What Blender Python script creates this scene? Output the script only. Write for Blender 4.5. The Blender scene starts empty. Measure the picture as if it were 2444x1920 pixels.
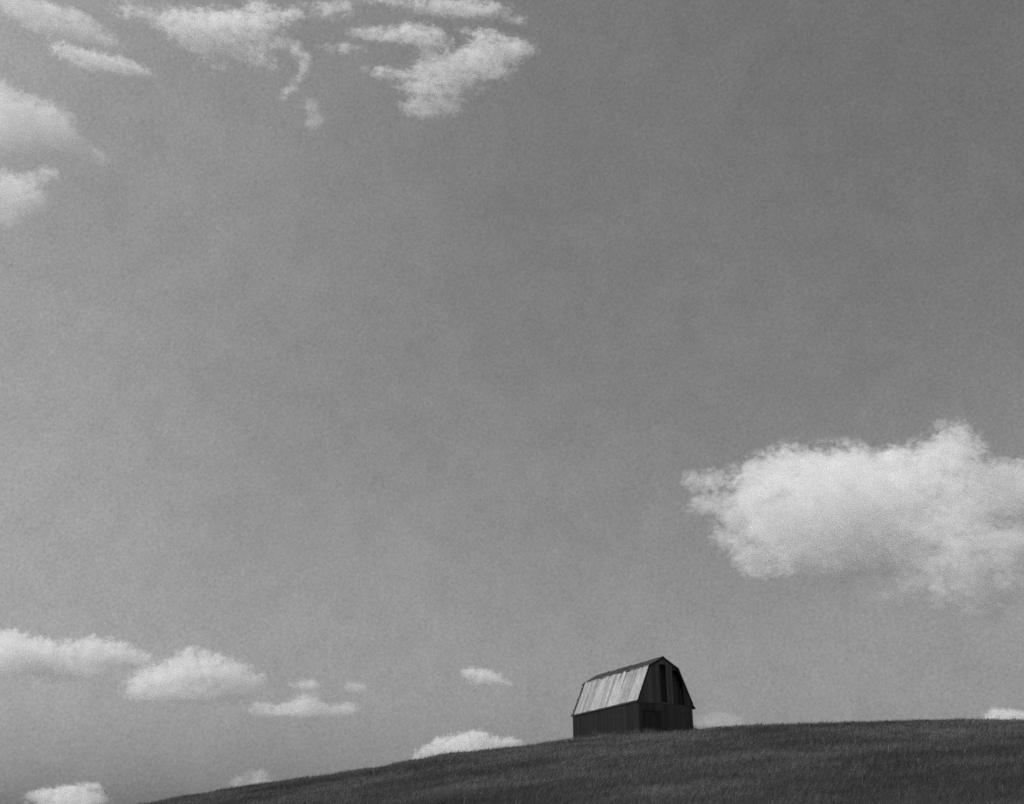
import bpy, bmesh, math, random
import numpy as np
from mathutils import Vector, Matrix, Euler

random.seed(7)
rng = np.random.default_rng(11)
scene = bpy.context.scene
C = scene.collection
R = math.radians

# ------------------------------------------------------------------ camera
FPX = 2503.0                      # focal length in photograph pixels (2444 wide)
PITCH = R(23.88)
CAM = Vector((0.0, 0.0, 1.65))
cam_data = bpy.data.cameras.new('camera')
cam_data.sensor_fit = 'HORIZONTAL'
cam_data.sensor_width = 36.0
cam_data.lens = 36.0 * FPX / 2444.0
cam_data.clip_start = 0.1
cam_data.clip_end = 60000.0
cam = bpy.data.objects.new('camera', cam_data)
cam.location = CAM
cam.rotation_euler = (R(90) + PITCH, 0, 0)
C.objects.link(cam)
scene.camera = cam

# ------------------------------------------------------------------ light
SUN_EL, SUN_AZ = R(47), R(-98)    # azimuth from +Y (view direction) towards +X
sun_dir = Vector((math.sin(SUN_AZ) * math.cos(SUN_EL), math.cos(SUN_AZ) * math.cos(SUN_EL), math.sin(SUN_EL)))
sun_data = bpy.data.lights.new('sun', 'SUN')
sun_data.energy = 2.9
sun_data.angle = R(0.53)
sun_data.color = (1, 1, 1)        # black and white photograph: neutral
sun = bpy.data.objects.new('sun', sun_data)
sun.rotation_euler = sun_dir.to_track_quat('Z', 'Y').to_euler()
sun.location = (0, 0, 200)
C.objects.link(sun)

world = bpy.data.worlds.new('World')
scene.world = world
world.use_nodes = True
wn, wl = world.node_tree.nodes, world.node_tree.links
wn.clear()
sky = wn.new('ShaderNodeTexSky')
sky.sky_type = 'NISHITA'
sky.sun_disc = False
sky.sun_elevation = SUN_EL
sky.sun_rotation = SUN_AZ
sky.altitude = 300
sky.air_density = 1.0
sky.dust_density = 6.0
sky.ozone_density = 1.0
sep = wn.new('ShaderNodeSeparateColor')
wl.new(sky.outputs[0], sep.inputs[0])
def wmath(op, a, b, c=None):
    n = wn.new('ShaderNodeMath'); n.operation = op
    for i, v in enumerate((a, b, c)):
        if v is None: continue
        if isinstance(v, (int, float)): n.inputs[i].default_value = v
        else: wl.new(v, n.inputs[i])
    return n.outputs[0]
# panchromatic film behind a yellow-green filter: the green light alone
g = sep.outputs[1]
# a very thin, uneven veil of high haze in broad soft patches, then film grain
tc = wn.new('ShaderNodeTexCoord')
rot = wn.new('ShaderNodeVectorRotate'); rot.rotation_type = 'EULER_XYZ'
rot.inputs['Rotation'].default_value = (0.6, 0.35, 0.8)
wl.new(tc.outputs['Generated'], rot.inputs['Vector'])
def wnoise(scale, detail, rough, amp):
    nz = wn.new('ShaderNodeTexNoise')
    nz.inputs['Scale'].default_value = scale
    nz.inputs['Detail'].default_value = detail
    nz.inputs['Roughness'].default_value = rough
    nz.inputs['Distortion'].default_value = 0.4
    wl.new(rot.outputs[0], nz.inputs['Vector'])
    return wmath('MULTIPLY_ADD', nz.outputs['Fac'], amp, 1.0 - 0.5 * amp)
g = wmath('MULTIPLY', g, wnoise(5.0, 3.0, 0.5, 0.20))
g = wmath('MULTIPLY', g, wnoise(28.0, 4.0, 0.62, 0.26))
g = wmath('MULTIPLY', g, wnoise(430.0, 2.0, 0.85, 0.80))  # finest noise imitates film grain, put into the sky colour
bg = wn.new('ShaderNodeBackground')
bg.inputs['Strength'].default_value = 0.117
wl.new(g, bg.inputs['Color'])
wo = wn.new('ShaderNodeOutputWorld')
wl.new(bg.outputs[0], wo.inputs['Surface'])

scene.view_settings.view_transform = 'Standard'
scene.view_settings.look = 'None'
scene.view_settings.exposure = 0.0
scene.view_settings.gamma = 1.0
scene.view_settings.use_curve_mapping = False
cy = scene.cycles
cy.use_denoising = False         # leave the sampling grain in, as film would
cy.max_bounces = 20
cy.volume_bounces = 10
cy.filter_width = 1.75
cy.diffuse_bounces = 3
cy.volume_step_rate = 1.0
cy.volume_max_steps = 512

# ------------------------------------------------------------------ helpers
def tag(o, label=None, cat=None, group=None, kind=None):
    if label: o['label'] = label
    if cat: o['category'] = cat
    if group: o['group'] = group
    if kind: o['kind'] = kind
    return o

def mesh_obj(name, me, m, parent=None):
    o = bpy.data.objects.new(name, me)
    C.objects.link(o)
    if m is not None and not me.materials: me.materials.append(m)
    if parent: o.parent = parent
    return o

def pydata(name, verts, faces, m=None, smooth=False):
    me = bpy.data.meshes.new(name)
    me.from_pydata([tuple(v) for v in verts], [], faces)
    me.update()
    if smooth: me.polygons.foreach_set('use_smooth', [True] * len(me.polygons))
    if m: me.materials.append(m)
    return me

class NT:
    """small wrapper for building shader nodes"""
    def __init__(s, mat):
        mat.use_nodes = True
        s.t = mat.node_tree; s.t.nodes.clear()
        s.out = s.t.nodes.new('ShaderNodeOutputMaterial')
    def n(s, typ, **kw):
        nd = s.t.nodes.new(typ)
        for k, v in kw.items():
            if k.startswith('_'): setattr(nd, k[1:], v)
            else:
                inp = nd.inputs[int(k[1:])] if k[0] == 'i' and k[1:].isdigit() else nd.inputs[k.replace('__', ' ')]
                if hasattr(v, 'is_output'): s.t.links.new(v, inp)
                else: inp.default_value = v
        return nd
    def math(s, op, a, b=0.0, c=0.0, clamp=False):
        nd = s.n('ShaderNodeMath', _operation=op, _use_clamp=clamp)
        for i, v in enumerate((a, b, c)):
            if hasattr(v, 'is_output'): s.t.links.new(v, nd.inputs[i])
            else: nd.inputs[i].default_value = v
        return nd.outputs[0]
    def noise(s, vec, scale, detail=4, rough=0.55, stretch=None):
        if stretch:
            mp = s.n('ShaderNodeMapping', Vector=vec, Scale=stretch); vec = mp.outputs[0]
        return s.n('ShaderNodeTexNoise', Vector=vec, Scale=scale, Detail=detail, Roughness=rough).outputs['Fac']
    def remap(s, v, a, b, c, d):
        return s.n('ShaderNodeMapRange', i0=v, i1=a, i2=b, i3=c, i4=d).outputs[0]

# ------------------------------------------------------------------ terrain
KX = [-50.7, -45.3, -39.5, -33.6, -26.0, -19.5, -12.2, -6.0, 0.3, 5.6, 11.5, 16.7, 20.5, 29.5, 37.0, 47.1, 53.1]
KR = [0.043, 0.072, -0.1, -0.088, 0.094, -0.037, -0.073, 0.163, -0.068, 0.052, -0.011, -0.144, 0.063, -0.03, 0.07, -0.006, -0.061]
def ground_z(x, y):
    x = np.asarray(x, float); y = np.asarray(y, float)
    t = np.clip(y - 88.0, 0, None)
    gy = np.where(y < 88.0, y, 88.0 + t - t * t / 124.0)
    gy = np.clip(gy, -110, None)
    dx = np.clip(10.39 - x, 0, 150)
    z = 0.1397 * gy - 0.1776 * 10.784 * np.logaddexp(0, np.clip((10.39 - x) / 10.784, -30, 14)) + 0.000274 * dx * dx
    z = z + np.interp(x, KX, KR) * np.clip(y / 100, 0, 1.2) ** 2
    z = z + 2.3 * np.exp(-(x * x + y * y) / 64.0)
    # soft undulation of the pasture
    z = z + 0.05 * np.sin(x * 0.55 + 1.3 * np.sin(y * 0.21)) * np.sin(y * 0.43 + 0.7)
    z = z + 0.09 * np.sin(x * 0.9 + 0.4 * y) * np.sin(x * 0.37 - 0.31 * y + 1.0) + 0.05 * np.sin(x * 2.1 + 0.8) * np.sin(y * 1.7 + 0.5 * x)
    return np.maximum(z, -26)

def axis(lo, hi, fine, far):
    a = list(np.arange(lo, hi + 1e-6, fine))
    s = fine
    while a[-1] < far:
        s *= 1.35; a.append(a[-1] + s)
    s = fine
    while a[0] > -far:
        s *= 1.35; a.insert(0, a[0] - s)
    return np.array(a)
gx = axis(-70, 70, 1.0, 9000)
gyv = axis(-10, 170, 1.0, 9000)
X, Y = np.meshgrid(gx, gyv)
Z = ground_z(X, Y)
nx, ny = len(gx), len(gyv)
verts = np.stack([X.ravel(), Y.ravel(), Z.ravel()], 1)
idx = np.arange(nx * ny).reshape(ny, nx)
faces = np.stack([idx[:-1, :-1].ravel(), idx[:-1, 1:].ravel(), idx[1:, 1:].ravel(), idx[1:, :-1].ravel()], 1)

mat = bpy.data.materials.new('pasture_soil')
nt = NT(mat)
co = nt.n('ShaderNodeTexCoord').outputs['Object']
a = nt.noise(co, 0.35, 5, 0.6)
b = nt.noise(co, 6.0, 4, 0.6)
tone = nt.math('MULTIPLY_ADD', a, 0.035, nt.math('MULTIPLY', b, 0.03))
col = nt.n('ShaderNodeCombineColor', i0=tone, i1=tone, i2=tone).outputs[0]
bs = nt.n('ShaderNodeBsdfDiffuse', Color=col)
nt.t.links.new(bs.outputs[0], nt.out.inputs['Surface'])
me = pydata('hillside', verts.tolist(), faces.tolist(), mat, True)
tag(mesh_obj('hillside', me, None), kind='structure')

# ------------------------------------------------------------------ barn frame of reference
YAW = 0.471
GC = Vector((0.1417 * 110.0, 110.0, 0.0))          # foot of the near gable's centre line
BASE = 13.3
HE = 1.65 + 15.327 - BASE                           # eave height above the barn's base
W, L = 6.645, 13.0
EX, BX, BH, RH = W / 2 + 0.074, 1.832, 3.47, 4.49   # eave, roof break, ridge
cw, sw = math.cos(YAW), math.sin(YAW)

# ------------------------------------------------------------------ grass
def vnoise(x, y, s, seed):
    r = np.random.default_rng(seed).random((64, 64))
    u, v = x * s, y * s
    i, j = np.floor(u).astype(int), np.floor(v).astype(int)
    fu, fv = u - i, v - j
    fu = fu * fu * (3 - 2 * fu); fv = fv * fv * (3 - 2 * fv)
    g = lambda a, b: r[a % 64, b % 64]
    return (g(i, j) * (1 - fu) + g(i + 1, j) * fu) * (1 - fv) + (g(i, j + 1) * (1 - fu) + g(i + 1, j + 1) * fu) * fv

def grass_blades(n, hmin, hmax, wid, lean, tone_lo, tone_hi, seed, kite=0.35, foot=False):
    r = np.random.default_rng(seed)
    # density falls with distance so that near and far ground are covered alike
    e = 0.75
    u = r.random(n)
    y = (15.0 ** e + u * (132.0 ** e - 15.0 ** e)) ** (1 / e)
    x = (r.random(n) * 2 - 1) * (0.60 * y + 4)
    if foot:                                         # a ragged fringe of weeds along the barn's near walls
        side = r.random(n) < 0.62
        off = np.abs(r.normal(0.25, 0.35, n)) + 0.12
        bu = np.where(side, -W / 2 - off, (r.random(n) * 2 - 1) * (W / 2 - 0.2))
        bv = np.where(side, r.random(n) * (L + 1.0) - 0.5, -off)
        x, y = GC.x + bu * cw - bv * sw, GC.y + bu * sw + bv * cw
    # clump
    cl = vnoise(x, y, 1.1, seed + 1)
    keep = r.random(n) < 0.35 + 0.9 * cl
    dx, dy = x - GC.x, y - GC.y
    bu, bv = dx * cw + dy * sw, -dx * sw + dy * cw
    keep &= ~((np.abs(bu) < W / 2 + 0.1) & (bv > -0.1) & (bv < L + 0.1))
    x, y, cl = x[keep], y[keep], cl[keep]
    n = len(x)
    z = ground_z(x, y) - 0.03
    p1, p2, p3 = vnoise(x, y, 0.16, seed + 2), vnoise(x, y, 0.55, seed + 3), vnoise(x, y, 0.05, seed + 4)
    p4 = vnoise(x, y, 0.35, seed + 5)
    h = (hmin + (hmax - hmin) * r.random(n) ** 1.6) * (0.45 + 0.55 * p2 + 0.55 * cl + 0.35 * (p4 > 0.78) * p2)
    w = wid * (0.6 + 0.8 * r.random(n)) * np.clip(y / 45.0, 0.6, 2.2)
    ang = r.random(n) * 2 * np.pi
    la = r.normal(0.35, 0.9, n)                      # wind leans the blades a little to the right
    ln = lean * h * (0.3 + r.random(n))
    tx, ty = np.cos(ang) * w / 2, np.sin(ang) * w / 2
    ox, oy = np.cos(la) * ln, np.sin(la) * ln
    V = np.empty((n, 4, 3), np.float32)
    V[:, 0] = np.stack([x, y, z], 1)
    mx, my, mz = x + ox * 0.22, y + oy * 0.22, z + h * kite
    V[:, 1] = np.stack([mx - tx, my - ty, mz], 1)
    V[:, 2] = np.stack([x + ox, y + oy, z + h], 1)
    V[:, 3] = np.stack([mx + tx, my + ty, mz], 1)
    tn = tone_lo + (tone_hi - tone_lo) * np.clip(0.12 + 0.08 + 0.36 * r.random(n) * (0.3 + p2) + 0.8 * (p1 - 0.35) + 0.3 * (p3 - 0.5) + 0.3 * (p2 - 0.5), 0, 1)
    return V, np.repeat(tn, 4)

parts = [grass_blades(900000, 0.10, 0.33, 0.018, 0.85, 0.05, 0.165, 3),
         grass_blades(26000, 0.28, 0.50, 0.016, 0.6, 0.035, 0.11, 43, 0.6),
         grass_blades(4200, 0.22, 0.72, 0.013, 0.5, 0.04, 0.14, 63, 0.55, True),
         grass_blades(7000, 0.25, 0.55, 0.015, 0.7, 0.08, 0.26, 23, 0.8)]      # seed stalks
V = np.concatenate([p[0] for p in parts]).reshape(-1, 3)
T = np.concatenate([p[1] for p in parts]).astype(np.float32)
n = len(V) // 4
me = bpy.data.meshes.new('meadow_grass')
me.vertices.add(len(V)); me.vertices.foreach_set('co', V.ravel())
me.loops.add(n * 4); me.loops.foreach_set('vertex_index', np.arange(n * 4, dtype=np.int32))
me.polygons.add(n)
me.polygons.foreach_set('loop_start', np.arange(0, n * 4, 4, dtype=np.int32))
me.polygons.foreach_set('loop_total', np.full(n, 4, np.int32))
me.update()
at = me.attributes.new('tone', 'FLOAT', 'POINT')
at.data.foreach_set('value', T)
mat = bpy.data.materials.new('grass_blade')
nt = NT(mat)
tn = nt.n('ShaderNodeAttribute', _attribute_name='tone').outputs['Fac']
col = nt.n('ShaderNodeCombineColor', i0=tn, i1=tn, i2=tn).outputs[0]
d = nt.n('ShaderNodeBsdfDiffuse', Color=col)
t = nt.n('ShaderNodeBsdfTranslucent', Color=col)
mx = nt.n('ShaderNodeMixShader', i0=0.35, i1=d.outputs[0], i2=t.outputs[0])
nt.t.links.new(mx.outputs[0], nt.out.inputs['Surface'])
me.materials.append(mat)
tag(mesh_obj('meadow_grass', me, None), 'unmown dark meadow grass with pale seed stalks covering the hillside', 'grass', kind='stuff')

# ------------------------------------------------------------------ barn materials
def wood(name, lo, hi):
    m = bpy.data.materials.new(name); nt = NT(m)
    co = nt.n('ShaderNodeTexCoord').outputs['Object']
    rd = nt.n('ShaderNodeObjectInfo').outputs['Random']
    off = nt.n('ShaderNodeVectorMath', _operation='ADD', i0=co)
    cmb = nt.n('ShaderNodeCombineXYZ', X=nt.math('MULTIPLY', rd, 37.0), Y=nt.math('MULTIPLY', rd, 91.0), Z=0.0)
    nt.t.links.new(cmb.outputs[0], off.inputs[1])
    v = off.outputs[0]
    g1 = nt.noise(v, 3.0, 6, 0.65, (8, 8, 0.35))
    g2 = nt.noise(v, 0.9, 4, 0.6, (2, 2, 0.6))
    t = nt.math('ADD', nt.math('MULTIPLY', g1, 0.5), nt.math('MULTIPLY', g2, 0.35))
    t = nt.math('ADD', t, nt.math('MULTIPLY', rd, 0.45))
    t = nt.remap(t, 0.3, 1.0, lo, hi)
    col = nt.n('ShaderNodeCombineColor', i0=t, i1=t, i2=t).outputs[0]
    b = nt.n('ShaderNodeBsdfPrincipled', Base__Color=col, Roughness=0.9, Specular__IOR__Level=0.15)
    bp = nt.n('ShaderNodeBump', Strength=0.5, Distance=0.01, Height=g1)
    nt.t.links.new(bp.outputs[0], b.inputs['Normal'])
    nt.t.links.new(b.outputs[0], nt.out.inputs['Surface'])
    return m
M_wood = wood('weathered_boards', 0.07, 0.18)
M_side = wood('dark_side_boards', 0.007, 0.018)  # side boards, much darker than those of the gables
M_door = wood('door_boards', 0.026, 0.07)
M_mid = wood('stained_boards', 0.04, 0.10)
M_dark = wood('dark_timber', 0.015, 0.04)

def sheet_metal(name, lo, hi, rust, rustamt, rough=0.6, spec=0.3):
    m = bpy.data.materials.new(name); nt = NT(m)
    tcn = nt.n('ShaderNodeTexCoord')
    co, ge = tcn.outputs['Object'], tcn.outputs['Generated']
    rd = nt.n('ShaderNodeObjectInfo').outputs['Random']
    cmb = nt.n('ShaderNodeCombineXYZ', X=nt.math('MULTIPLY', rd, 53.0), Y=nt.math('MULTIPLY', rd, 29.0), Z=0.0)
    v = nt.n('ShaderNodeVectorMath', _operation='ADD', i0=co, i1=cmb.outputs[0]).outputs[0]
    st = nt.noise(v, 2.2, 6, 0.68, (3.2, 0.22, 1))          # streaks running down the sheet
    bl = nt.noise(v, 1.3, 5, 0.65)
    t = nt.math('ADD', nt.math('MULTIPLY', st, 0.5), nt.math('ADD', nt.math('MULTIPLY', bl, 0.55), nt.math('MULTIPLY', rd, 0.25)))
    base = nt.remap(t, 0.42, 0.88, lo, hi)
    # rust along the lapped long edge, breaking up along its length
    sp = nt.n('ShaderNodeSeparateXYZ', Vector=ge)
    edge = nt.remap(sp.outputs[0], 0.0, 0.13, 1.0, 0.0)
    er = nt.math('MULTIPLY', edge, nt.remap(nt.noise(v, 1.1, 3, 0.6, (0.2, 1, 1)), 0.42, 0.62, 0.0, 1.0))
    rr = nt.math('MAXIMUM', nt.math('MULTIPLY', er, 0.85), nt.math('MULTIPLY', nt.remap(st, 0.60, 0.72, 0.0, 1.0), rustamt), clamp=True)
    mixv = nt.n('ShaderNodeMix', _data_type='FLOAT', i0=rr, i2=base, i3=rust)
    t = mixv.outputs[0]
    col = nt.n('ShaderNodeCombineColor', i0=t, i1=t, i2=t).outputs[0]
    b = nt.n('ShaderNodeBsdfPrincipled', Base__Color=col, Roughness=rough, Metallic=0.1, Specular__IOR__Level=spec)
    nt.t.links.new(b.outputs[0], nt.out.inputs['Surface'])
    return m
M_tin = sheet_metal('galvanised_sheet', 0.11, 0.34, 0.05, 0.95)
M_rust = sheet_metal('rusted_sheet', 0.03, 0.066, 0.018, 0.6, 0.95, 0.08)

# ------------------------------------------------------------------ barn
barn = bpy.data.objects.new('barn', None)
barn.location = (GC.x, GC.y, BASE)
barn.rotation_euler = (0, 0, YAW)
barn.empty_display_size = 2
C.objects.link(barn)
tag(barn, 'old gambrel roofed wooden barn with bright metal lower roof on the hill crest', 'barn')

def box_verts(x0, x1, y0, y1, z0, z1):
    v = [(x0, y0, z0), (x1, y0, z0), (x1, y1, z0), (x0, y1, z0), (x0, y0, z1), (x1, y0, z1), (x1, y1, z1), (x0, y1, z1)]
    f = [(0, 3, 2, 1), (4, 5, 6, 7), (0, 1, 5, 4), (1, 2, 6, 5), (2, 3, 7, 6), (3, 0, 4, 7)]
    return v, f
def box(name, x0, x1, y0, y1, z0, z1, m, parent=barn):
    v, f = box_verts(x0, x1, y0, y1, z0, z1)
    return mesh_obj(name, pydata(name, v, f, m), None, parent)
def roof_h(v):
    v = abs(v)
    if v >= BX: return HE + BH * (EX - v) / (EX - BX)
    return HE + BH + (RH - BH) * (BX - v) / BX

TH = 0.028
# side walls: vertical boards, shared mesh
nb = 47
bw = L / nb
sv, sf = box_verts(-bw / 2 + 0.006, bw / 2 - 0.006, 0, TH, 0.0, 1.0)
side_me = pydata('siding_board', sv, sf, M_side)
for side in (-1, 1):
    wall = bpy.data.objects.new('side_wall', None); C.objects.link(wall); wall.parent = barn
    for i in range(nb):
        o = mesh_obj('siding_board', side_me, None, wall)
        z0 = 0.05 + random.random() * 0.1
        o.scale = (1, 1, HE + 0.05 - z0)
        o.location = (side * (W / 2 + random.uniform(-0.004, 0.004)), (i + 0.5) * bw, z0)
        o.rotation_euler = (random.uniform(-0.003, 0.003), 0, R(90) * -side)

# gables: boards cut to the roof slope, with openings
ng = 26
gw = W / ng
def gable(yp, out, openings):
    wall = bpy.data.objects.new('gable_wall', None); C.objects.link(wall); wall.parent = barn
    for i in range(ng):
        a, b = -W / 2 + i * gw + 0.006, -W / 2 + (i + 1) * gw - 0.006
        mid = (a + b) / 2
        spans = [(0.05 + random.random() * 0.1, HE - 0.22 + random.uniform(-0.015, 0.015)), (HE - 0.24 + random.uniform(-0.015, 0.015), None)]   # lower and loft boards
        for lvl, (z0, z1) in enumerate(spans):
            segs = [(z0, z1)]
            for (va, vb, za, zb) in openings:
                if va <= mid <= vb:
                    new = []
                    for (s0, s1) in segs:
                        top = s1 if s1 is not None else 99
                        if zb <= s0 or za >= top: new.append((s0, s1)); continue
                        if za > s0 + 0.1: new.append((s0, za))
                        if zb < top and (s1 is None and zb < min(roof_h(a), roof_h(b)) - 0.15 or s1 is not None and zb < s1 - 0.05): new.append((zb, s1))
                    segs = new
            for (s0, s1) in segs:
                yy = yp + (lvl * -0.03 + random.uniform(-0.005, 0.005)) * out
                y0, y1 = sorted((yy, yy - TH * out))
                if s1 is None: t0, t1 = roof_h(a) - 0.05, roof_h(b) - 0.05
                else: t0 = t1 = s1
                vs = [(a, y0, s0), (b, y0, s0), (b, y1, s0), (a, y1, s0), (a, y0, t0), (b, y0, t1), (b, y1, t1), (a, y1, t0)]
                vs_local = [(x - mid, y - yy, z - s0) for (x, y, z) in vs]
                o = mesh_obj('siding_board', pydata('siding_board', vs_local, sf, M_wood if (lvl == 1 and mid < 0.92) else (M_door if lvl == 1 and mid < 2.32 else M_mid)), None, wall)
                o.location = (mid, yy, s0)
    return wall
near_open = [(-0.62, 0.20, HE - 0.1, HE + 3.72),
             (0.92, 2.32, HE - 0.15, HE + 3.2),
             (-2.9, -0.45, -1, HE - 1.0)]
gable(0.0, 1, near_open)      # 'out' = +1: board thickness runs to -y
gable(L, -1, [])

# doorway and loft opening trim, posts, added backing behind the openings, light-blocking loft floor
door = bpy.data.objects.new('door', None); C.objects.link(door); door.parent = barn
for i in range(9):
    a_ = -2.89 + i * 2.43 / 9
    box('door_plank', a_ + 0.004, a_ + 0.262, 0.03 + random.uniform(0, 0.006), 0.062, 0.15, HE - 1.03, M_door, door)
for zz in (0.9, HE - 1.3):
    box('door_brace', -2.86, -0.49, 0.008, 0.029, zz, zz + 0.13, M_door, door)
box('door_post', -3.02, -2.90, -0.012, 0.12, 0.05, HE - 1.0, M_door)
box('door_post', -0.45, -0.33, -0.012, 0.12, 0.05, HE - 1.0, M_door)
backing_wall = bpy.data.objects.new('opening_backing', None); C.objects.link(backing_wall); backing_wall.parent = barn  # planks added close behind the openings to lighten their black
for i in range(14):
    a_ = -1.6 + i * 0.30
    box('backing_plank', a_ + 0.006, a_ + 0.294, 0.55, 0.58, HE - 0.13, min(roof_h(a_), roof_h(a_ + 0.30)) - 0.25, M_mid, backing_wall)
box('lintel', -3.05, -0.30, 0.035, 0.16, HE - 1.02, HE - 0.86, M_dark)
box('girt', -W / 2 + 0.05, W / 2 - 0.05, 0.035, 0.16, HE - 0.32, HE - 0.18, M_dark)
box('loft_light_block', -W / 2 + 0.06, W / 2 - 0.06, 0.18, L - 0.1, HE - 0.20, HE - 0.14, M_dark)  # floor added to block light and keep the interior dark
for sx in (-1, 1):
    for yy in (0.16, 4.4, 8.7, L - 0.16):
        box('wall_post', sx * (W / 2 - 0.14) - 0.08, sx * (W / 2 - 0.14) + 0.08, yy - 0.08, yy + 0.08, 0.0, HE - 0.22, M_dark)

# roof: corrugated sheets, each an object
SW = 0.65
NS = 20
def corr(width, length, nc, amp):
    vs, fs = [], []
    k = nc * 4 + 1
    for j in (0, 1):
        for i in range(k):
            x = -width / 2 - 0.02 + (width + 0.04) * i / (k - 1)
            vs.append((x, j * length, amp * math.sin(i / 4 * 2 * math.pi)))
    for i in range(k - 1): fs.append((i, i + 1, k + i + 1, k + i))
    return vs, fs
lower_len = math.hypot(EX - BX, BH) + 0.10
upper_len = math.hypot(BX, RH - BH) + 0.10
meshes = {}
for nm, ln, m in (('lower', lower_len, M_tin), ('upper', upper_len, M_rust)):
    vs, fs = corr(SW, ln, 8, 0.012)
    meshes[nm] = pydata('roofing_sheet', vs, fs, m, True)
def slope_frame(side, part):
    # local x along the barn, local y up the slope, z outwards
    if part == 'lower': p0, p1 = (EX, HE), (BX, HE + BH)
    else: p0, p1 = (BX, HE + BH), (0.0, HE + RH)
    d = Vector((-(p0[0] - p1[0]) * side, 0, p1[1] - p0[1])).normalized()
    nrm = Vector((abs(d.z) * side, 0, abs(d.x)))
    ax = d.cross(nrm)
    return Vector((p0[0] * side, 0, p0[1])), ax, d, nrm
for side in (-1, 1):
    for part in ('lower', 'upper'):
        p0, ax, d, nrm = slope_frame(side, part)
        roof = bpy.data.objects.new(part + '_roof_slope', None); C.objects.link(roof); roof.parent = barn
        Lr = 12.5 if part == 'lower' else 13.1
        ns = NS
        step = (Lr + 0.10) / ns
        wd_ = [random.uniform(0.65, 1.35) for _ in range(ns)]
        wd_ = [w_ * (Lr + 0.10) / sum(wd_) for w_ in wd_]
        for i in range(ns):
            step = wd_[i]
            yc = -0.10 + sum(wd_[:i]) + step / 2
            o = mesh_obj('roofing_sheet', meshes[part], None, roof)
            slip = random.uniform(-0.015, 0.015) if part == 'lower' else random.uniform(-0.06, 0.07)
            lift = 0.016 + (i % 2) * 0.014 + random.uniform(0, 0.012)
            org = p0 + Vector((0, yc, 0)) + d * (-0.06 + slip) + nrm * lift
            rot = Matrix((ax, d, nrm)).transposed().to_4x4()
            tilt = Matrix.Rotation(random.uniform(-0.012, 0.012), 4, 'X') @ Matrix.Rotation(random.uniform(-0.02, 0.02), 4, 'Y') @ Matrix.Rotation(random.uniform(-0.004, 0.004), 4, 'Z')
            o.matrix_local = Matrix.Translation(org) @ rot @ tilt @ Matrix.Diagonal((step / SW, 1, 1, 1))
        ln_ = lower_len if part == 'lower' else upper_len
        vs, fs = box_verts(-Lr / 2 + 0.05, Lr / 2 - 0.02, 0.0, ln_ - 0.12, -0.012, -0.002)
        o = mesh_obj('roof_light_block', pydata('roof_light_block', vs, fs, M_dark), None, roof)  # unseen layer added under the sheets to stop sun leaking through
        o.matrix_local = Matrix.Translation(p0 + Vector((0, Lr / 2, 0))) @ Matrix((ax, d, nrm)).transposed().to_4x4()
        # purlins under the sheets, their ends sticking out past the far gable
        npu = 9 if part == 'lower' else 4
        ln = lower_len if part == 'lower' else upper_len
        for k in range(npu):
            s = 0.06 + (ln - 0.25) * k / (npu - 1)
            q = p0 + d * s - nrm * 0.06
            ye = 13.12 + random.uniform(-0.10, 0.18)
            vs, fs = box_verts(0, 1, -0.10, 0.10, -0.05, 0.05)
            o = mesh_obj('purlin', pydata('purlin', vs, fs, M_dark), None, roof)
            rot = Matrix((Vector((0, 1, 0)), d, Vector((0, 1, 0)).cross(d))).transposed().to_4x4()
            o.matrix_local = Matrix.Translation(q + Vector((0, 0.06, 0))) @ rot @ Matrix.Diagonal((ye - 0.06, 1, 1, 1))
        # barge boards at both gables
        for yb, wd, hh in ((-0.06, 0.05, 0.16), (12.68, 0.34, 0.10)):
            vs, fs = box_verts(-wd / 2, wd / 2, -0.02, ln - 0.06, -hh, 0.0)
            o = mesh_obj('barge_board', pydata('barge_board', vs, fs, M_dark), None, roof)
            rot = Matrix((ax, d, nrm)).transposed().to_4x4()
            o.matrix_local = Matrix.Translation(p0 + Vector((0, yb, 0)) - nrm * 0.003) @ rot

# eave boards, the right one sprung away from the wall
box('eave_board', -EX - 0.03, -EX + 0.02, -0.05, L + 0.32, HE - 0.20, HE - 0.05, M_dark)
o = box('eave_board', -0.02, 0.52, -0.14, L + 0.1, -0.06, 0.06, M_dark)
o.location = (EX - 0.10, 0, HE - 0.10); o.rotation_euler = (0, R(48), 0)
# ridge cap in uneven lengths
yy = -0.12
while yy < 13.1:
    l_ = random.uniform(1.6, 2.6)
    l_ = min(l_, 13.15 - yy)
    c = 0.17
    vs = [(-c, 0, -c * 0.56), (0, 0, 0.02), (c, 0, -c * 0.56), (-c, l_, -c * 0.56), (0, l_, 0.02), (c, l_, -c * 0.56)]
    o = mesh_obj('ridge_cap', pydata('ridge_cap', vs, [(0, 1, 4, 3), (1, 2, 5, 4)], M_rust), None, barn)
    o.location = (0, yy, HE + RH + 0.05 + random.uniform(-0.015, 0.02)); o.rotation_euler = (random.uniform(-0.012, 0.012), 0, 0)
    yy += l_ - 0.05

# ------------------------------------------------------------------ clouds
CAM_ROT = Euler((R(90) + PITCH, 0, 0)).to_matrix()
def cloud_material(dens):
    m = bpy.data.materials.new('cloud_vapour'); nt = NT(m)
    pv = nt.n('ShaderNodeVolumePrincipled', Density=dens, Anisotropy=0.1)
    pv.inputs['Color'].default_value = (1, 1, 1, 1)
    nt.t.links.new(pv.outputs[0], nt.out.inputs['Volume'])
    return m

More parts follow.
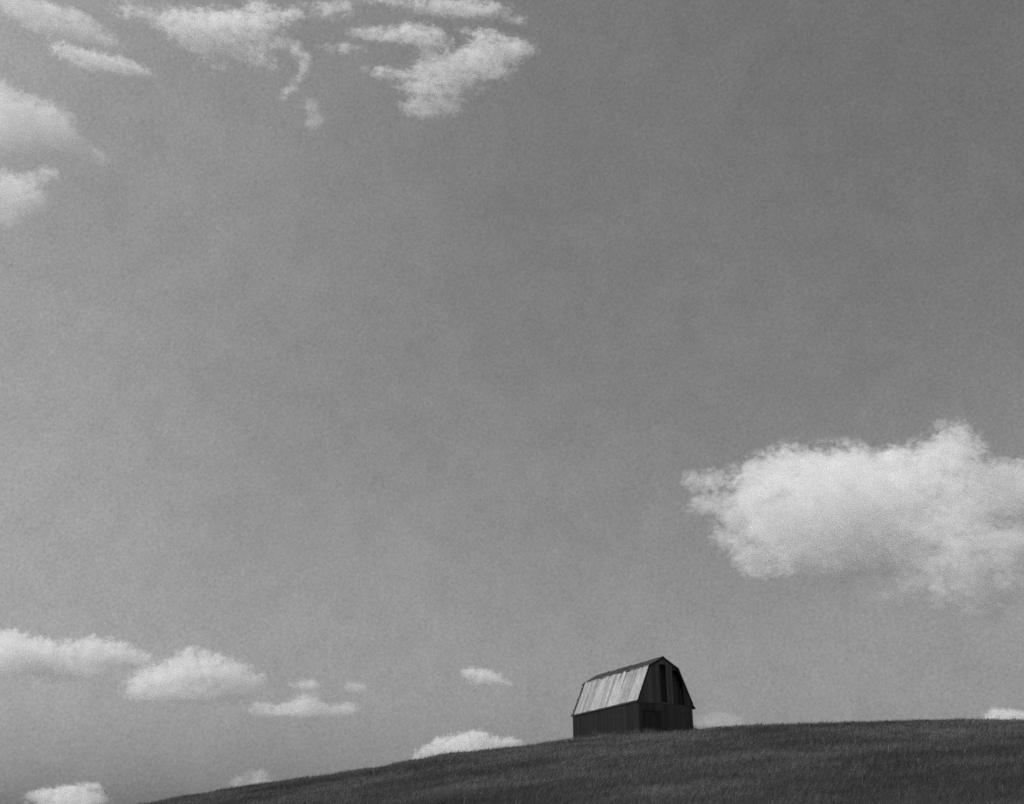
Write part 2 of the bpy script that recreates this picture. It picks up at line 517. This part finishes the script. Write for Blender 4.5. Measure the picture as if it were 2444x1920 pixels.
DEEP = 1.35                                         # clouds run far back along the line of sight
def cloud(label, origin, scale, blobs, tau=2.6, amp=1.0, nscale=1.0, gain=3.0, stretch=1.6, alt=1100.0, seed=0, thr=0.37, group=None, res=1.0, puffs=0):
    """blobs (x, y, rx, ry[, weight]) in pixels of a view of the photograph with the given origin and scale;
    the cloud gets its own distance and metric size, and a depth like its height."""
    B = [(origin[0] + b[0] / scale, origin[1] + b[1] / scale, b[2] / scale, b[3] / scale, b[4] if len(b) > 4 else 1.0, b[5] if len(b) > 5 else None) for b in blobs]
    cx = sum(b[0] for b in B) / len(B); cyp = sum(b[1] for b in B) / len(B)
    ray = lambda px, py: CAM_ROT @ Vector(((px - 1222) / FPX, (960 - py) / FPX, -1.0))
    yax = ray(cx, cyp).normalized()                 # the cloud's own frame: y away, x level, z upwards
    xax = yax.cross(Vector((0, 0, 1))).normalized()
    zax = xax.cross(yax)
    dist = min(alt / yax.z, 9000.0)
    loc = CAM + yax * dist
    def plane(px, py):
        r_ = ray(px, py); r_ = r_ * (dist / r_.dot(yax))
        return r_
    k = (plane(cx + 1, cyp) - plane(cx, cyp)).length   # metres per pixel there
    LB = []
    for i, (x, y, rx, ry, w, dep) in enumerate(B):
        rnd = random.Random(seed * 100 + i)
        p_ = plane(x, y)
        mx_ = (plane(x + rx, y) - p_).length; mz_ = (plane(x, y + ry) - p_).length
        my_ = DEEP * math.sqrt(mx_ * mz_)
        LB.append((p_.dot(xax), (rnd.uniform(-0.6, 0.6) * my_ if dep is None else dep * k), p_.dot(zax), mx_, my_, mz_, w))
    # smaller puffs bulging out of the side that faces the viewer, and out of the tops
    rp = random.Random(seed * 31 + 5)
    base = [b for b in LB if b[6] >= 0.95 and min(b[3], b[5]) > 0.6 * max(min(c[3], c[5]) for c in LB)] or LB
    for _ in range(puffs):
        b = rp.choice(base)
        a_, q_ = rp.uniform(0, 2 * math.pi), rp.uniform(0.1, 0.9)
        ox, oz = math.cos(a_) * q_, math.sin(a_) * q_
        pr = min(b[3], b[5]) * rp.uniform(0.38, 0.62)
        LB.append((b[0] + ox * b[3], b[1] - b[4] * math.sqrt(1 - q_ * q_) * 0.95, b[2] + oz * b[5], pr * 1.15, pr, pr, 1.0))
    mg = 1.55
    lo = [min(b[i] - mg * b[3 + i] for b in LB) for i in range(3)]
    hi = [max(b[i] + mg * b[3 + i] for b in LB) for i in range(3)]
    size = sum(math.sqrt(b[3] * b[5]) for b in LB) / len(LB)
    vox = k * 2.2 / res                             # about one pixel of the picture
    rs = [max(12, min(420, int((hi[i] - lo[i]) / (vox * (1.0, 2.2 * DEEP, 1.0)[i])))) for i in range(3)]
    ng_ = bpy.data.node_groups.new('cloud_nodes', 'GeometryNodeTree')
    ng_.interface.new_socket('Geometry', in_out='OUTPUT', socket_type='NodeSocketGeometry')
    N, K = ng_.nodes, ng_.links
    def nd(t, **kw):
        x = N.new(t)
        for a, v in kw.items():
            if a[0] == '_': setattr(x, a[1:], v)
            else:
                inp = x.inputs[int(a[1:])] if a[0] == 'i' and a[1:].isdigit() else x.inputs[a.replace('__', ' ')]
                if hasattr(v, 'is_output'): K.new(v, inp)
                else: inp.default_value = v
        return x
    def mt(op, a, b=0.0, c=0.0, clamp=False):
        x = nd('ShaderNodeMath', _operation=op, _use_clamp=clamp)
        for i, v in enumerate((a, b, c)):
            if hasattr(v, 'is_output'): K.new(v, x.inputs[i])
            else: x.inputs[i].default_value = v
        return x.outputs[0]
    def vm(op, a, b=(0, 0, 0), c=(0, 0, 0)):
        x = nd('ShaderNodeVectorMath', _operation=op)
        for i, v in enumerate((a, b, c)[:3 if op == 'MULTIPLY_ADD' else 2]):
            if hasattr(v, 'is_output'): K.new(v, x.inputs[i])
            else: x.inputs[i].default_value = v
        return x.outputs[1 if op == 'DOT_PRODUCT' else 0]
    pos = nd('GeometryNodeInputPosition').outputs[0]
    so = Vector((seed * 13.7, seed * 5.1, seed * 9.3))
    s1 = nscale / size
    npos = vm('MULTIPLY_ADD', pos, (s1 / stretch, s1 / DEEP, s1), tuple(so))
    warp = nd('ShaderNodeTexNoise', Vector=npos, Scale=0.9, Detail=2.0)
    wv = vm('MULTIPLY_ADD', warp.outputs['Color'], (0.44 * size, 0.9 * size, 0.40 * size), (-0.22 * size, -0.45 * size, -0.20 * size))
    wpos = vm('ADD', pos, wv)
    f = None
    for (bx, by, bz, rx, ry, rz, w) in LB:
        q = vm('MULTIPLY_ADD', wpos, (1 / rx, 1 / ry, 1 / rz), (-bx / rx, -by / ry, -bz / rz))
        e = mt('EXPONENT', mt('MULTIPLY', vm('DOT_PRODUCT', q, q), -1.0))
        f = mt('MULTIPLY', e, w) if f is None else mt('MULTIPLY_ADD', e, w, f)
    f = mt('MINIMUM', f, 0.82)
    n1 = nd('ShaderNodeTexNoise', Vector=npos, Scale=1.5, Detail=8.0, Roughness=0.53).outputs[0]
    n2 = nd('ShaderNodeTexNoise', Vector=npos, Scale=2.8, Detail=4.0, Roughness=0.55).outputs[0]
    bil = mt('ABSOLUTE', mt('SUBTRACT', n2, 0.5))                       # billows: creased folds between rounded lobes
    nn = mt('ADD', mt('MULTIPLY', mt('SUBTRACT', n1, 0.5), 1.5), mt('MULTIPLY', mt('SUBTRACT', bil, 0.09), 2.6))
    v = mt('ADD', f, mt('MULTIPLY_ADD', nn, amp, -thr))
    v = mt('MULTIPLY', v, gain, clamp=True)
    v = mt('MULTIPLY', v, mt('MULTIPLY_ADD', nn, 1.3, 0.70, clamp=True))
    # nothing outside the blobs
    v = mt('MULTIPLY', v, mt('MULTIPLY', mt('SUBTRACT', f, 0.10), 8.0, clamp=True))
    vc = nd('GeometryNodeVolumeCube', Density=v, Background=0.0, Min=tuple(lo), Max=tuple(hi))
    for i, nm in enumerate(('Resolution X', 'Resolution Y', 'Resolution Z')): vc.inputs[nm].default_value = rs[i]
    m = cloud_material(tau / (2.0 * size * DEEP))
    sm = nd('GeometryNodeSetMaterial', Geometry=vc.outputs[0], Material=m)
    go = nd('NodeGroupOutput')
    K.new(sm.outputs[0], go.inputs[0])
    vol = bpy.data.volumes.new('cloud')
    vol.materials.append(m)
    o = bpy.data.objects.new('cloud', vol)
    C.objects.link(o)
    # local x right, y away, z up, facing the slope of the view
    fr = Matrix((xax, yax, zax)).transposed()
    o.rotation_euler = fr.to_euler()
    o.location = loc
    md = o.modifiers.new('cloud', 'NODES'); md.node_group = ng_
    tag(o, label, 'cloud', group)
    return o

Z4, Z5, Z6, Z7, Z8 = ((1580, 980), 2.516), ((0, 1460), 2.4156), ((0, 0), 1.647), ((1600, 1640), 2.576), ((850, 1560), 3.953)
cloud('large bright billowing cloud low in the sky right of the barn', *Z4, [
    (640, 500, 200, 170), (760, 400, 170, 130), (1000, 520, 360, 240), (1130, 360, 180, 110), (1300, 480, 300, 180), (900, 740, 380, 160), (590, 780, 180, 110), (640, 900, 160, 80), (1770, 230, 120, 150),
    (1700, 330, 170, 130), (1500, 360, 170, 110), (1900, 520, 330, 190), (2250, 480, 300, 140), (2600, 560, 260, 150), (1760, 890, 250, 130, 1, -130), (1740, 1020, 230, 120, 1, -160), (1590, 980, 150, 70, 1, -150), (2080, 820, 230, 90, 1, -120), (1930, 970, 180, 110, 1, -160), (1500, 700, 380, 160),
    (1420, 1090, 150, 65, 1, -150), (1890, 1120, 150, 90, 1, -170), (240, 415, 140, 60), (260, 570, 110, 50), (410, 600, 120, 90), (380, 760, 110, 40, 0.8), (1250, 890, 330, 85, 1, -60), (1720, 740, 260, 130, 1, -90), (1050, 860, 300, 90, 1, -70), (2350, 830, 200, 90)],
    tau=2.7, seed=1, nscale=1.1, amp=1.6, gain=4.0, thr=0.34, stretch=1.3)
cloud('lumpy elongated cloud at the left edge above the hill', *Z5, [
    (60, 150, 80, 50), (-80, 260, 140, 100), (100, 250, 150, 85), (270, 240, 150, 75), (330, 340, 140, 55), (540, 220, 120, 70),
    (690, 250, 120, 60), (810, 280, 70, 38), (480, 340, 140, 45), (690, 370, 60, 25, 0.8), (60, 340, 110, 40)], tau=2.8, seed=2, nscale=1.2, amp=1.55, gain=4.0, thr=0.33, stretch=1.3)
cloud('dome shaped cloud with dusky middle beside the lumpy one at lower left', *Z5, [
    (840, 420, 110, 75), (980, 380, 130, 85), (1130, 300, 120, 75), (1290, 360, 130, 85), (1430, 410, 90, 58), (1000, 480, 220, 42), (1250, 480, 220, 42), (1120, 235, 60, 22)], tau=2.6, seed=3, nscale=1.2, amp=1.5, gain=4.0, thr=0.33, stretch=1.3)
cloud('thin ragged cloud strip to the right of the dome shaped cloud', *Z5, [
    (1590, 575, 130, 30), (1770, 530, 85, 62), (1880, 575, 130, 34), (2000, 550, 80, 30), (1770, 420, 85, 30, 1.0), (2050, 435, 65, 30, 1.0), (1680, 560, 90, 34), (1500, 545, 60, 26, 0.8)], tau=2.0, seed=4, nscale=1.2, amp=1.3, gain=2.2, thr=0.30, stretch=1.4)
cloud('small lone cloud puff to the left of the barn roof', *Z8, [
    (1060, 190, 80, 45), (1170, 195, 100, 60), (1210, 265, 110, 45), (1310, 235, 80, 48), (1410, 290, 65, 34)], tau=2.4, seed=5, nscale=1.1, amp=1.3, gain=3.0, thr=0.33, stretch=1.3)
cloud('low white cloud rising from behind the hill crest left of the barn', *Z8, [
    (770, 840, 60, 55), (900, 850, 115, 70), (1080, 820, 130, 75), (1180, 780, 80, 50), (1300, 840, 110, 45), (1450, 840, 100, 48), (690, 920, 110, 50), (600, 980, 90, 40, 0.8), (1000, 930, 220, 60), (1350, 900, 200, 40)], tau=2.6, seed=6, nscale=1.2, amp=1.4, gain=4.0, thr=0.33, stretch=1.3)
cloud('faint cloud smudge touching the hill slope at lower left', *Z5, [
    (1490, 945, 100, 35), (1380, 985, 80, 35, 0.8), (1500, 1000, 150, 30)], tau=1.1, seed=7, gain=1.8)
cloud('rounded cloud cut off by the bottom left of the picture', *Z5, [
    (230, 1060, 85, 40), (400, 1045, 100, 50), (520, 1080, 100, 45), (400, 1130, 200, 60), (540, 1005, 75, 22, 0.8)], tau=3, seed=8, amp=0.85)
cloud('faint low cloud just right of the barn wall at the crest', *Z7, [
    (290, 175, 70, 30), (370, 195, 90, 32), (220, 205, 90, 30), (320, 240, 150, 30)], tau=0.9, seed=9, gain=1.8)
cloud('small white cloud on the crest at the right edge', *Z7, [
    (2010, 165, 70, 38), (2110, 170, 80, 32), (2210, 185, 80, 28), (2060, 200, 150, 30)], tau=3, seed=10)
cloud('bright thick cloud at the upper left edge', *Z6, [
    (-60, 480, 130, 120), (50, 465, 110, 85), (140, 490, 110, 75), (205, 500, 75, 70), (235, 560, 70, 48, 1, -60), (170, 575, 120, 46, 1, -70), (30, 550, 110, 50, 1, -70), (345, 608, 75, 24, 1.4, -60), (300, 580, 50, 36, 1.2, -60), (0, 390, 50, 60)], tau=1.6, seed=11, nscale=1.4, amp=1.4, gain=5.0, thr=0.33, stretch=1.3)
cloud('smaller puffy cloud below the bright one at the left edge', *Z6, [
    (20, 740, 110, 62), (105, 790, 70, 62, 1, -40), (60, 845, 75, 48, 1, -50), (185, 680, 42, 24), (130, 700, 40, 25, 0.8)], tau=1.8, seed=12, nscale=1.4, amp=1.5, gain=5.0, thr=0.33, stretch=1.3)
cloud('ragged cloud streak in the top left corner', *Z6, [
    (60, 10, 80, 45), (120, 45, 95, 52), (205, 90, 95, 55), (290, 105, 95, 44), (385, 145, 85, 30), (300, 60, 80, 25, 0.7)], tau=2.8, seed=13, nscale=1.2, amp=1.8, gain=1.5, thr=0.34, stretch=1.3)
cloud('narrow cloud streak just below the top left corner', *Z6, [
    (265, 205, 75, 30), (350, 235, 80, 36), (450, 252, 80, 32), (540, 274, 65, 22)], tau=2.8, seed=14, nscale=1.2, amp=1.7, gain=1.8, thr=0.34, stretch=1.3)
cloud('cloud with curled hook at its right end near the top', *Z6, [
    (740, 100, 65, 55), (830, 110, 85, 68), (920, 120, 95, 62), (1010, 100, 85, 42), (1100, 65, 60, 30), (1165, 50, 38, 26), (1020, 25, 45, 36), (860, 195, 85, 40), (790, 155, 65, 48),
    (985, 205, 48, 24), (1050, 180, 48, 26), (1115, 172, 42, 26), (1172, 200, 32, 30), (1200, 245, 25, 34), (1192, 282, 24, 18), (1030, 245, 95, 30, 0.62), (870, 262, 45, 22, 0.6),
    (1172, 318, 22, 16, 1.1), (1150, 342, 20, 18, 1.1), (1125, 368, 19, 17, 1.1), (1105, 388, 18, 14, 1.0), (540, 50, 120, 40, 0.52), (660, 90, 50, 50, 0.75)],
    tau=2.9, seed=15, nscale=0.95, amp=1.5, gain=1.5, thr=0.33, stretch=1.4)
cloud('broad feathery cloud at top centre with wisps at its left', *Z6, [
    (1450, 135, 75, 22), (1540, 140, 85, 26), (1620, 125, 85, 38), (1690, 150, 62, 34), (1700, 200, 52, 26), (1960, 200, 100, 58), (1870, 240, 105, 52), (1780, 270, 95, 50), (1690, 285, 85, 38),
    (2060, 190, 65, 30), (1760, 340, 120, 38, 0.9), (1650, 350, 80, 26, 0.8), (1640, 430, 65, 32), (1740, 430, 85, 30, 0.8), (1720, 390, 105, 28, 0.75), (1480, 275, 65, 24, 0.85),
    (1540, 300, 65, 20, 0.7), (1350, 190, 95, 22, 0.75), (1910, 135, 55, 30, 0.8), (1830, 120, 32, 20, 0.8), (1930, 285, 80, 36, 0.8)],
    tau=2.6, seed=16, nscale=0.95, amp=1.55, gain=1.5, thr=0.33, stretch=1.4)
cloud('thin cloud band along the top edge above the feathery cloud', *Z6, [
    (1750, 25, 170, 40), (1480, 0, 90, 20), (1280, 40, 90, 40, 0.85), (2020, 80, 60, 18, 0.9), (1350, 15, 40, 26), (1900, 30, 100, 34, 0.85)], tau=2.4, seed=17, nscale=1.1, amp=1.6, gain=1.4, thr=0.34, stretch=1.4)
cloud('faint wisp beneath the hooked cloud', *Z6, [
    (1220, 410, 45, 28, 0.95), (1240, 480, 45, 42, 0.95)], tau=1.3, seed=18, amp=1.0, gain=1.6)
